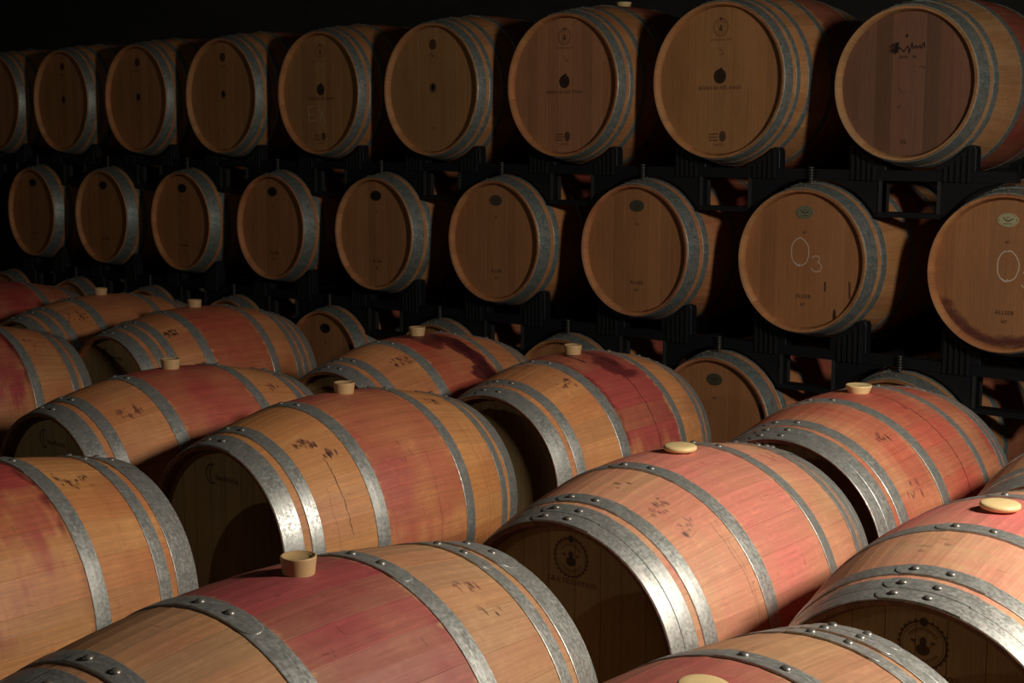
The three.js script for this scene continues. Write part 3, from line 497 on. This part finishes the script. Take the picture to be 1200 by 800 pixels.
// middle tier
for (let k = 0; k <= 8; k++) {
  let label, draw, key = 'm' + Math.min(k, 5), s = { seed: 520 + Math.min(k, 5), oak: [0.41, 0.180, 0.072], con: 0.12 }, plaque = k === 0 ? 'cream' : k === 1 ? 'green' : k < 4 ? 'grey' : 'dark', hm = M.hoopAged;
  if (k === 0) { draw = headAllier([0.04, 0.10], (x) => { x.save(); for (let q = 0; q < 90; q++) { const a = (205 + q * 1.5) * D2R, rd = 0.90 + 0.09 * hash2(q, 7); disc(x, rd * Math.cos(a), rd * Math.sin(a), 0.10, 0.045 + 0.04 * hash2(q, 5), '#351018', 0.13); } stroke(x, [[0.30, 0.95], [0.31, 0.6]], 0.05, '#6a1420', 0.35); x.restore(); }); label = 'barrel with chalk O3, cream oval plate and purple stain along the head bottom'; hm = M.hoopAged; }
  else if (k === 1) { draw = headAllier([-0.05, 0.13], (x) => { disc(x, 0.55, -0.80, 0.028, 0.12, '#26100e', 0.8); stroke(x, [[0.38, -0.30], [0.385, -0.42]], 0.025, INK, 0.8); stroke(x, [[0.78, -0.28], [0.79, -0.5]], 0.03, INK, 0.6); stroke(x, [[0.93, -0.2], [0.93, -0.36]], 0.015, INK, 0.6); }); label = 'barrel with chalk O3 and dull green oval plate, middle rack tier'; hm = M.hoopAged; }
  else { draw = headAllier(null); label = `barrel with dark oval plate, ${ORD[k - 1]} past the chalk O3 pair on the middle tier`; }
  barrel({ label, group: 'barrels on the rack middle tier', kind: 'std', hoops: 'rack', pos: [xm(k), YM, ZF - 0.46], seed: 630 + k, lap: -5, body: rackBody.std[k % 3], head: rackHead(key, 'std', s, draw), hoopMat: hm, plaque });
}
// bottom tier
for (let k = 0; k <= 8; k++) {
  const label = k === 0 ? 'bottom tier rack barrel right behind the barrel with dark wine runs' : k === 1 ? 'bottom tier rack barrel with oval plate, its head in plain view between floor barrels' : k === 4 ? 'bottom tier rack barrel showing between the four-hooped and the purple-splashed barrel' : `bottom tier rack barrel, ${ORD[k]} past the one behind the wine-run barrel`;
  barrel({ label, group: 'barrels on the rack bottom tier', kind: 'std', hoops: 'rack', pos: [xt(k), YB, ZF - 0.46], seed: 650 + k, lap: -5, body: rackBody.std[(k + 1) % 3], head: rackHead('m' + (2 + (k % 4)), 'std', {}, null), hoopMat: M.hoopAged, plaque: k < 3 ? 'grey' : 'dark' });
}

// ------------------------------------------------------------------ rack cradles: beam, arms up to the barrel above, body wedged between the two below
const RZ = [-5.285, -5.99];
const extr = (pts, z0, d) => new THREE.ExtrudeGeometry(new THREE.Shape(pts.map((p) => new THREE.Vector2(...p))), { depth: d - 0.004, bevelEnabled: true, bevelThickness: 0.002, bevelSize: 0.002, bevelOffset: -0.002, bevelSegments: 1 }).translate(0, 0, z0 + 0.002);
function cradleKind(Rups, drop = 0) {
  const parts = [], T = 0.045, yT = -0.367, yB = -0.408;
  RZ.forEach((zf, zi) => {
    const z0 = zf - T, Rup = Rups[zi];
    parts.push(['beam', boxAt(PITCH - 0.004, yT - yB, T, 0, (yT + yB) / 2, zf - T / 2), M.rack]);
    for (const s of [-1, 1]) {
      const pts = [], n = 7; for (let i = 0; i <= n; i++) { const x = 0.105 + (0.238 - 0.105) * (i / n); pts.push([x, -drop - Math.sqrt(Rup * Rup - x * x)]); }
      const top = pts[n][1];
      const arm = [[0.105, yT], ...pts, [0.262, top - 0.004], [0.267, top - 0.02], [0.267, yT]].map(([x, y]) => [s * x, y]);
      parts.push(['arm', extr(s > 0 ? arm : arm.reverse(), z0, T), M.rack]);
      const ribs = [];
      for (let i = 0; i < 5; i++) { const x = 0.150 + i * 0.024, y1 = -drop - Math.sqrt(Rup * Rup - x * x) - 0.02; ribs.push(boxAt(0.010, y1 - yB, 0.012, s * x, (y1 + yB) / 2, zf + 0.005)); }
      parts.push(['rubber_pad', mergeGeometries(ribs), M.rubber]);
      {
        const xo = (y) => 0.424 - Math.sqrt(Math.max(0, 0.338 ** 2 - (y + 0.741) ** 2)), q = [];
        for (let i = 0; i <= 6; i++) { const y = yB - (0.142 * i) / 6; q.push([Math.max(0.130, xo(y)), y]); }
        const plate = [[0.118, yB], ...q, [0.118, yB - 0.142]].map(([x, y]) => [s * x, y]);
        parts.push(['side_plate', extr(s > 0 ? plate.reverse() : plate, z0 + 0.004, T - 0.008), M.rack]);
        parts.push(['window_post', boxAt(0.012, 0.124, 0.07, s * 0.124, yB - 0.062, zf - 0.03), M.post]);
      }
    }
    parts.push(['window_sill', boxAt(0.27, 0.020, 0.07, 0, yB - 0.134, zf - 0.03), M.rack]);
  });
  for (const s of [-1, 1]) parts.push(['side_bar', boxAt(0.04, 0.028, RZ[0] - RZ[1] - 0.045, s * 0.3, -0.388, (RZ[0] + RZ[1]) / 2 - 0.0225), M.rack]);
  return parts;
}
const knob = (() => { const p = [[0, 0]]; for (let i = 0; i < 6; i++) { p.push([0.008, i * 0.011], [0.013, i * 0.011 + 0.002], [0.013, i * 0.011 + 0.007], [0.008, i * 0.011 + 0.009]); } p.push([0, 0.066]); return lathe(p, 14); })();
const CK = { std: cradleKind([0.333, 0.333]), low: cradleKind([0.333, 0.333], 0.034), big: cradleKind([0.366, 0.366]) };
function cradle(kind, x, y, label, bolt) {
  const root = thing('rack_cradle', label, 'rack', [x, y, 0], 'black steel cradles of the barrel rack');
  for (const [n, g, m] of CK[kind]) mesh(n, g, m, root);
  if (bolt) { const b = mesh('joint_bolt', knob, M.boltSteel, root); b.position.set(PITCH / 2 - 0.001, -0.420, RZ[0] + 0.015); }
  return root;
}
for (let k = 0; k <= 8; k++) cradle(k ? 'big' : 'low', xt(k), YT, k ? `black rack cradle under the top tier, ${ORD[k]} past the one under the dark-plank barrel` : 'black rack cradle under the dark-plank barrel on the top tier', k > 0);
for (let k = 0; k <= 8; k++) cradle('std', xm(k), YM, k > 1 ? `black rack cradle under the middle tier, ${ORD[k - 1]} past the chalk O3 pair` : k ? 'black rack cradle under the chalk O3 barrel with green plate' : 'black rack cradle under the chalk O3 barrel with cream plate', k > 0);
for (let k = 0; k <= 8; k++) { const c = thing('floor_bearer', k ? `low black bearer under the bottom tier, ${ORD[k]} past the one behind the wine-run barrel` : 'low black bearer under the bottom tier behind the wine-run barrel', 'rack', [xt(k), 0, 0], 'black floor bearers of the rack');
  for (const zf of RZ) for (const s of [-1, 1]) mesh('wedge', extr((s > 0 ? [[0.10, 0], [0.30, 0], [0.30, 0.20], [0.24, 0.115], [0.17, 0.055]] : [[-0.10, 0], [-0.17, 0.055], [-0.24, 0.115], [-0.30, 0.20], [-0.30, 0]]), zf - 0.045, 0.045), M.rack, c);
  mesh('ground_bar', boxAt(0.05, 0.03, 0.66, 0.27, 0.015, (RZ[0] + RZ[1]) / 2 - 0.02), M.rack, c); mesh('ground_bar', boxAt(0.05, 0.03, 0.66, -0.27, 0.015, (RZ[0] + RZ[1]) / 2 - 0.02), M.rack, c);
}

// ------------------------------------------------------------------ lamps
{
  // work light on a tripod, standing in the aisle beyond the right edge
  const root = thing('work_light', 'square work light glowing on a black tripod in the aisle', 'lamp', [WORK.p.x, 0, WORK.p.z]);
  const dir = WORK.aim.clone().sub(WORK.p).normalize(), q = new THREE.Quaternion().setFromUnitVectors(new THREE.Vector3(0, 0, 1), dir);
  const yawQ = new THREE.Quaternion().setFromAxisAngle(new THREE.Vector3(0, 1, 0), Math.atan2(dir.x, dir.z)); const pitchQ = new THREE.Quaternion().setFromAxisAngle(new THREE.Vector3(1, 0, 0), Math.asin(-dir.y)); q.copy(yawQ).multiply(pitchQ);
  const headG = new THREE.Group(); headG.name = 'lamp_head'; headG.position.y = WORK.p.y; headG.quaternion.copy(q); root.add(headG);
  mesh('housing', new RoundedBoxGeometry(WORK.w + 0.05, WORK.h + 0.05, 0.07, 3, 0.015).translate(0, 0, -0.05), M.lampBody, headG);
  mesh('diffuser', new THREE.BoxGeometry(WORK.w, WORK.h, 0.006).translate(0, 0, -0.012), new THREE.MeshStandardMaterial({ color: 0xffffff, emissive: WORK.col, emissiveIntensity: 4, roughness: 0.6 }), headG);
  for (let i = 0; i < 6; i++) mesh('cooling_fin', boxAt(WORK.w * 0.8, 0.006, 0.03, 0, -0.12 + i * 0.048, -0.095), M.lampBody, headG);
  mesh('pole', new THREE.CylinderGeometry(0.014, 0.016, 1.55, 14).translate(-dir.x * 0.06, 0.95, -dir.z * 0.06), M.lampBody, root);
  for (let i = 0; i < 3; i++) { const a = i * 2.094 + 0.4, c = new THREE.LineCurve3(new THREE.Vector3(-dir.x * 0.06, 0.55, -dir.z * 0.06), new THREE.Vector3(-dir.x * 0.06 + 0.42 * Math.cos(a), 0.012, -dir.z * 0.06 + 0.42 * Math.sin(a))); mesh('leg', new THREE.TubeGeometry(c, 1, 0.011, 8), M.lampBody, root); }
  const L = new THREE.RectAreaLight(WORK.col, WORK.power, WORK.w, WORK.h); L.position.copy(WORK.p).addScaledVector(dir, 0.004); L.lookAt(L.position.clone().add(dir)); L.castShadow = true; scene.add(L);
  // RectAreaLight shines along its local -z
}
{
  const p = PEND.p, root = thing('pendant_lamp', 'enamel pendant lamp hanging from the ceiling by a cord', 'lamp', [p.x, 0, p.z]);
  mesh('cord', new THREE.CylinderGeometry(0.006, 0.006, HT - p.y - 0.12, 8).translate(0, (HT + p.y + 0.12) / 2, 0), M.lampBody, root);
  mesh('shade', lathe([[0.02, 0.14], [0.05, 0.13], [0.09, 0.10], [0.17, 0.045], [0.19, 0.04], [0.185, 0.046], [0.09, 0.108], [0.048, 0.138], [0.02, 0.148]]).translate(0, p.y, 0), M.lampBody, root);
  mesh('bulb', new THREE.SphereGeometry(0.045, 20, 14).translate(0, p.y, 0), new THREE.MeshStandardMaterial({ color: 0xffffff, emissive: PEND.col, emissiveIntensity: 6 }), root);
  const L = new THREE.PointLight(PEND.col, PEND.power, 0, 2); L.position.copy(p); L.castShadow = true; L.shadow.radius = 2.2; scene.add(L);
}
shade(scene);
renderer.render(scene, camera);
